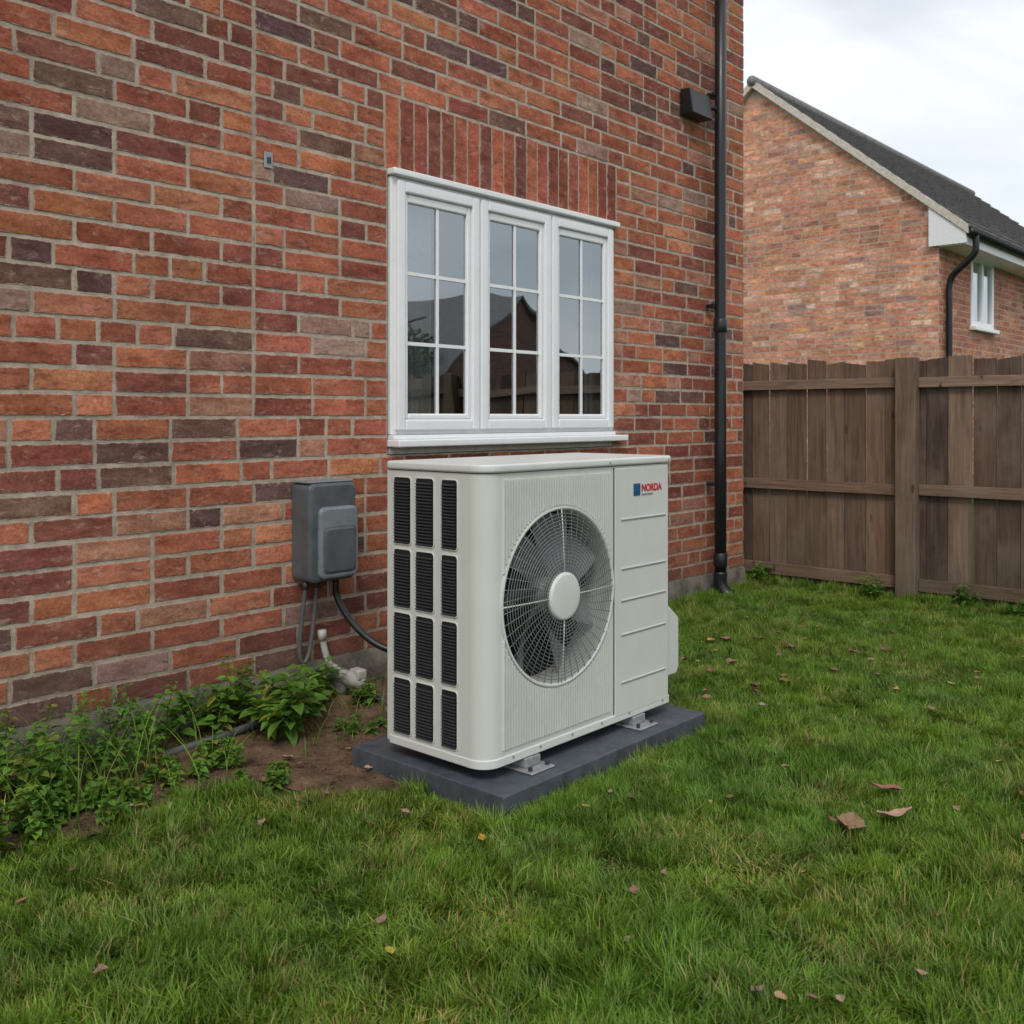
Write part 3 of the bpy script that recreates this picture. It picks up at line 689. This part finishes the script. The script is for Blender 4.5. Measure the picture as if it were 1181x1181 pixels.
def scatter(name,coll,pts,rots,scs):
    me=bpy.data.meshes.new(name); me.from_pydata(pts,[],[])
    A=me.attributes.new('rot','FLOAT_VECTOR','POINT'); A.data.foreach_set('vector',[c for t in rots for c in t])
    A=me.attributes.new('scl','FLOAT_VECTOR','POINT'); A.data.foreach_set('vector',[c for t in scs for c in t])
    lawn=bpy.data.objects.new(name,me); link(lawn)
    ng=bpy.data.node_groups.new('scatter_'+name,'GeometryNodeTree')
    ng.interface.new_socket('Geometry',in_out='INPUT',socket_type='NodeSocketGeometry'); ng.interface.new_socket('Geometry',in_out='OUTPUT',socket_type='NodeSocketGeometry')
    gi=ng.nodes.new('NodeGroupInput'); go=ng.nodes.new('NodeGroupOutput'); ci=ng.nodes.new('GeometryNodeCollectionInfo'); io=ng.nodes.new('GeometryNodeInstanceOnPoints')
    ci.inputs['Collection'].default_value=coll; ci.inputs['Separate Children'].default_value=True; ci.inputs['Reset Children'].default_value=True
    io.inputs['Pick Instance'].default_value=True
    def na(nm):
        q=ng.nodes.new('GeometryNodeInputNamedAttribute'); q.data_type='FLOAT_VECTOR'; q.inputs['Name'].default_value=nm
        return [s for s in q.outputs if s.enabled and s.name=='Attribute'][0]
    ng.links.new(gi.outputs[0],io.inputs['Points']); ng.links.new(ci.outputs[0],io.inputs['Instance']); ng.links.new(na('rot'),io.inputs['Rotation']); ng.links.new(na('scl'),io.inputs['Scale']); ng.links.new(io.outputs[0],go.inputs[0])
    lawn.modifiers.new('scatter','NODES').node_group=ng
def in_plinth(x,y,mg=.0): return 2.655-mg<x<4.035+mg and -1.785-mg<y<-.94+mg
P1=([],[],[]); P2=([],[],[])
def addp(P,x,y,s,sz=None,tilt=.08):
    P[0].append((x,y,0.)); P[1].append((U(-tilt,tilt),U(-tilt,tilt),U(0,6.283))); P[2].append((s,s,sz or s))
def hgt(x,y):
    nz=noise.noise(Vector((x*1.4,y*1.4,0))); n2=noise.noise(Vector((x*4,y*4,7)))
    return 1.0+.45*nz+.5*n2
def far_ok(x,y,mg):
    return x<7.96-mg and y<-mg*.7 and not in_plinth(x,y,mg*.72)
def field(x0,x1,y0,y1,sp,keep=1.):
    x=x0
    while x<x1:
        y=y0
        while y<y1:
            a,b=x+U(-.45,.45)*sp,y+U(-.45,.45)*sp
            if R()<keep and far_ok(a,b,.13):
                e=bed_edge(a)
                if b<e-.10 or (a>4.3 and b<-.1):
                    s=U(.85,1.15); addp(P1,a,b,s,max(.45,s*hgt(a,b)))
                elif b<e+.06:
                    for q in range(4):
                        c_,d_=a+U(-.1,.1),b+U(-.12,.1)
                        if far_ok(c_,d_,.05): addp(P2,c_,d_,U(.8,1.1),hgt(a,b)*U(.5,1))
            y+=sp
        x+=sp
field(.2,7.95,-5.0,0,.152)
field(-3.5,7.95,-9,-5.0,.28); field(-3.5,.2,-5,0,.28)
for k in range(300): addp(P2,U(4.2,7.7),U(-.14,-.03),U(.9,1.2),U(.9,1.7))
for k in range(420): addp(P2,U(7.80,7.93),U(-5,2.5),U(.9,1.3),U(.9,2.0))
for k in range(900):
    x,y=U(.5,7.9),U(-4.8,-.2)
    if far_ok(x,y,.05) and y<bed_edge(x): addp(P2,x,y,U(.8,1.2),U(.9,1.6)*max(.6,hgt(x,y)),.25)
for k in range(150): addp(P2,U(2.6,4.1),-1.85+U(-.05,.02),U(.8,1.),U(.7,1.15))
for k in range(90): addp(P2,4.095+U(-.01,.07),U(-1.85,-.9),U(.8,1.),U(.7,1.3))
for k in range(40): addp(P2,2.59+U(-.05,.01),U(-1.85,-1.42),U(.7,.9),U(.5,.9))
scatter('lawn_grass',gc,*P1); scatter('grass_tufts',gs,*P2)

# ---------------------------------------------------------------- weeds
def leaf(m,base,dr,L,W,droop=.4,fold=.25,col=None):
    dr=Vector(dr).normalized(); up=Vector((0,0,1)); side=dr.cross(up)
    if side.length<.1: side=Vector((1,0,0))
    side.normalize(); nrm=side.cross(dr).normalized()
    roll=U(-.5,.5); side=(side*math.cos(roll)+nrm*math.sin(roll)); nrm=side.cross(dr).normalized()
    prof=[(0,.05),(.12,.55),(.32,1.),(.55,.86),(.78,.5),(1,.0)]
    vs=[];cs=[];c=col or (R(),0,R())
    for t,w in prof:
        ctr=Vector(base)+dr*L*t+Vector((0,0,-1))*droop*L*t*t; hw=W*.5*w
        jag=1+U(-.10,.10)
        vs+=[ctr-side*hw*jag+nrm*hw*fold,ctr,ctr+side*hw*jag+nrm*hw*fold]; cs+=[(min(1,c[0]+.12),U(.75,.95),c[2]),(c[0],.55,c[2]),(min(1,c[0]+.12),U(.75,.95),c[2])]
    fs=[]
    for i in range(len(prof)-1):
        a=i*3; fs+=[(a,a+1,a+4,a+3),(a+1,a+2,a+5,a+4)]
    m.add(vs,fs,col=cs)
def weed(cx,cy,spread,nst,h,lL,lW,z0=.02,name='weed_plant',dens=1.):
    m=MB()
    for s in range(nst):
        a=U(0,6.283); q=spread*math.sqrt(R()); x,y=cx+q*math.cos(a),min(-.05,cy+q*.7*math.sin(a)); hh=h*U(.5,1.15); l=U(.1,.55)*hh; d=U(0,6.283)
        if y>-.15: d=U(3.6,5.8)
        P=smoothpts([(x,y,z0),(x+math.cos(d)*l*.3,y+math.sin(d)*l*.3,z0+hh*.55),(x+math.cos(d)*l,y+math.sin(d)*l,z0+hh)],6)
        P=[Vector((p.x,min(p.y,-.02),p.z)) for p in P]
        n=len(P); tube_into(m,P,[.0028*(1-.6*i/(n-1)) for i in range(n)],5,col=(.5,.6,.2))
        ph=U(0,6.28); st=1 if h<.16 else 3
        for i in range(st,n):
            if R()>dens: continue
            t=i/(n-1)
            for k in (0,1):
                an=ph+i*1.9+k*math.pi+U(-.4,.4); sc=(1.1-.5*t)*U(.7,1.2)
                dd=(math.cos(an),math.sin(an),U(.1,.7))
                pet=.25*lL*sc; b=P[i]+Vector(dd).normalized()*pet
                tube_into(m,[P[i],b],.0011,4,col=(.5,.6,.2)); leaf(m,b,dd,lL*sc,lW*sc,U(.15,.7),U(.1,.4))
        leaf(m,P[-1],(math.cos(ph),math.sin(ph),.6),lL*.6,lW*.6,.3)
    return m.obj(name,M_weed,smooth=True)
weed(1.48,-.30,.32,26,.28,.060,.040)
weed(1.12,-.40,.30,18,.25,.058,.040)
weed(1.85,-.36,.26,16,.22,.052,.036)
weed(1.40,-.56,.30,28,.13,.048,.042)
weed(1.05,-.66,.25,18,.11,.043,.038)
weed(1.78,-.60,.26,20,.09,.042,.036)
weed(2.05,-.20,.18,9,.34,.058,.032)
weed(2.36,-.13,.18,9,.26,.085,.050)
weed(2.62,-.13,.12,7,.30,.075,.042)
weed(2.66,-.46,.11,7,.22,.125,.074)
weed(2.86,-.30,.12,6,.24,.105,.06)
weed(2.20,-.52,.20,12,.08,.042,.032)
weed(3.04,-.14,.12,9,.20,.060,.038)
weed(3.22,-.30,.10,5,.10,.045,.030)
weed(2.98,-.62,.12,5,.06,.036,.024)
weed(2.30,-.80,.18,8,.05,.032,.024)
for x in (4.6,5.1,5.9): weed(x,-.12,.12,4,.12,.04,.025)
for y_ in (-1.05,-1.75,-2.15,.1): weed(7.78,y_,.10,5,.17,.06,.04)
m=MB()
for k in range(520):
    x=random.choice([U(.9,2.9),U(1.2,2.1),U(2.7,3.6)]); y=U(max(bed_edge(x),-.75),-.06); h=U(.08,.34)*(1.2 if x<2.3 else .6); d=U(0,6.283); l=U(.2,.9)*h; w=U(.0014,.003)
    if y>-.2: d=U(3.4,6.)
    dx,dy=math.cos(d),math.sin(d); vs=[];cs=[];c=R();al=R()*.9
    for i in range(6):
        t=i/5; ww=w*(1-t**2)+.0002; vs+=[(x+dx*l*t*t-dy*ww,y+dy*l*t*t+dx*ww,.01+h*t*(1-.25*t)),(x+dx*l*t*t+dy*ww,y+dy*l*t*t-dx*ww,.01+h*t*(1-.25*t))]; cs+=[(c,.3+.6*t,al)]*2
    m.add(vs,[(2*i,2*i+1,2*i+3,2*i+2) for i in range(5)],col=cs)
m.obj('wild_grass',M_grass,smooth=True)

# ---------------------------------------------------------------- fallen leaves
m=MB()
DC=[(.24,.13,.09),(.32,.19,.13),(.18,.095,.065),(.36,.22,.15),(.42,.27,.07)]
def dleaf(x,y,L,z=.045,col=None,an=None,flat=False):
    an=U(0,6.28) if an is None else an; c=col or random.choice(DC); c=tuple(q*U(.8,1.2) for q in c)
    dx,dy=math.cos(an),math.sin(an); n=13
    cur=U(.15,.5) if flat else U(.25,.8); cup=U(.2,.5) if flat else U(.3,1.); vs=[]; W=L*U(.5,.68); tw=U(-.3,.3); ph=U(0,6)
    for i in range(n):
        t=i/(n-1); w=(math.sin(math.pi*t**.75)**1.1)*(1+.10*math.sin(t*26+ph)); hw=W*.5*max(w,.015)
        zz=z+L*cur*(t-.45)**2
        for s in (-1,-.5,0,.5,1):
            vs.append((x+dx*L*(t-.5)-dy*hw*s,y+dy*L*(t-.5)+dx*hw*s,zz+cup*hw*.9*s*s+tw*hw*s+.03*L*math.sin(t*9+s*3+ph)))
    fs=[(i*5+j,i*5+j+1,i*5+j+6,i*5+j+5) for i in range(n-1) for j in range(4)]
    m.add(vs,fs,col=c)
dleaf(3.35,-2.77,.15,.055,(.26,.14,.105),.3,True); dleaf(3.31,-2.74,.09,.06,(.22,.12,.09),1.3,True); dleaf(3.52,-2.85,.14,.055,(.40,.26,.19),-.6,True); dleaf(3.74,-2.74,.11,.06,(.26,.12,.10),1.9,True)
dleaf(2.42,-1.9,.05,.05,(.45,.28,.04),1.); dleaf(1.75,-2.2,.045,.05,(.45,.3,.06),1.2)
for k in range(150): 
    x,y=U(1.2,7.6),U(-4.2,-.3)
    if not in_plinth(x,y,.05) and y<bed_edge(x): dleaf(x,y,U(.025,.06),U(.035,.052))
for k in range(22): dleaf(U(4.3,6.2),U(-1.9,-.7),U(.05,.09),.05,(.24,.13,.09))
for k in range(34):
    x=U(1.2,2.9); dleaf(x,U(bed_edge(x)-.1,-.1),U(.03,.06),.03)
m.obj('fallen_leaves',M_dead,smooth=True)

# ---------------------------------------------------------------- sky, sun, camera
W=bpy.data.worlds.new('World'); S.world=W; W.use_nodes=True; t=W.node_tree; bg=t.nodes['Background']
sky=t.nodes.new('ShaderNodeTexSky'); sky.sky_type='NISHITA'; sky.sun_disc=False
az=math.atan2(-.80,-.60); el=math.radians(48); sky.sun_elevation=el; sky.sun_rotation=az%(2*math.pi); sky.air_density=1.; sky.dust_density=1.2
tc=t.nodes.new('ShaderNodeTexCoord'); mpn=t.nodes.new('ShaderNodeMapping'); mpn.inputs['Scale'].default_value=(1,1,2.6); mpn.inputs['Location'].default_value=(.35,.2,.1)
nz=t.nodes.new('ShaderNodeTexNoise'); nz.inputs['Scale'].default_value=2.6; nz.inputs['Detail'].default_value=8; nz.inputs['Roughness'].default_value=.52; nz.inputs['Distortion'].default_value=.3
mr=t.nodes.new('ShaderNodeMapRange'); mr.inputs['From Min'].default_value=.38; mr.inputs['From Max'].default_value=.60; mr.inputs['To Min'].default_value=.62; mr.inputs['To Max'].default_value=1.
mx=t.nodes.new('ShaderNodeMix'); mx.data_type='RGBA'; mx.inputs[7].default_value=(8.1,8.35,8.6,1)
t.links.new(tc.outputs['Generated'],mpn.inputs[0]); t.links.new(mpn.outputs[0],nz.inputs[0]); t.links.new(nz.outputs['Fac'],mr.inputs[0]); t.links.new(mr.outputs[0],mx.inputs[0]); t.links.new(sky.outputs[0],mx.inputs[6]); t.links.new(mx.outputs[2],bg.inputs[0])
bg.inputs[1].default_value=.128
sl=bpy.data.lights.new('sun','SUN'); sl.energy=1.5; sl.angle=math.radians(18); sl.color=(1,.95,.88); so=bpy.data.objects.new('sun',sl); link(so)
dirv=Vector((math.sin(az)*math.cos(el),math.cos(az)*math.cos(el),math.sin(el))); so.rotation_euler=dirv.to_track_quat('Z','Y').to_euler(); so.location=(0,-8,9)
cd=bpy.data.cameras.new('camera'); cam=bpy.data.objects.new('camera',cd); link(cam)
cam.location=(0,-4.19,1.45); cam.rotation_euler=(math.pi/2,0,-math.radians(48.3)); cd.sensor_width=36; cd.lens=1157/1181*36; cd.shift_y=-109.5/1181; cd.clip_end=800
cd.dof.use_dof=True; cd.dof.focus_distance=4.3; cd.dof.aperture_fstop=6.3
S.camera=cam
S.view_settings.view_transform='Standard'; S.view_settings.look='None'; S.view_settings.exposure=0
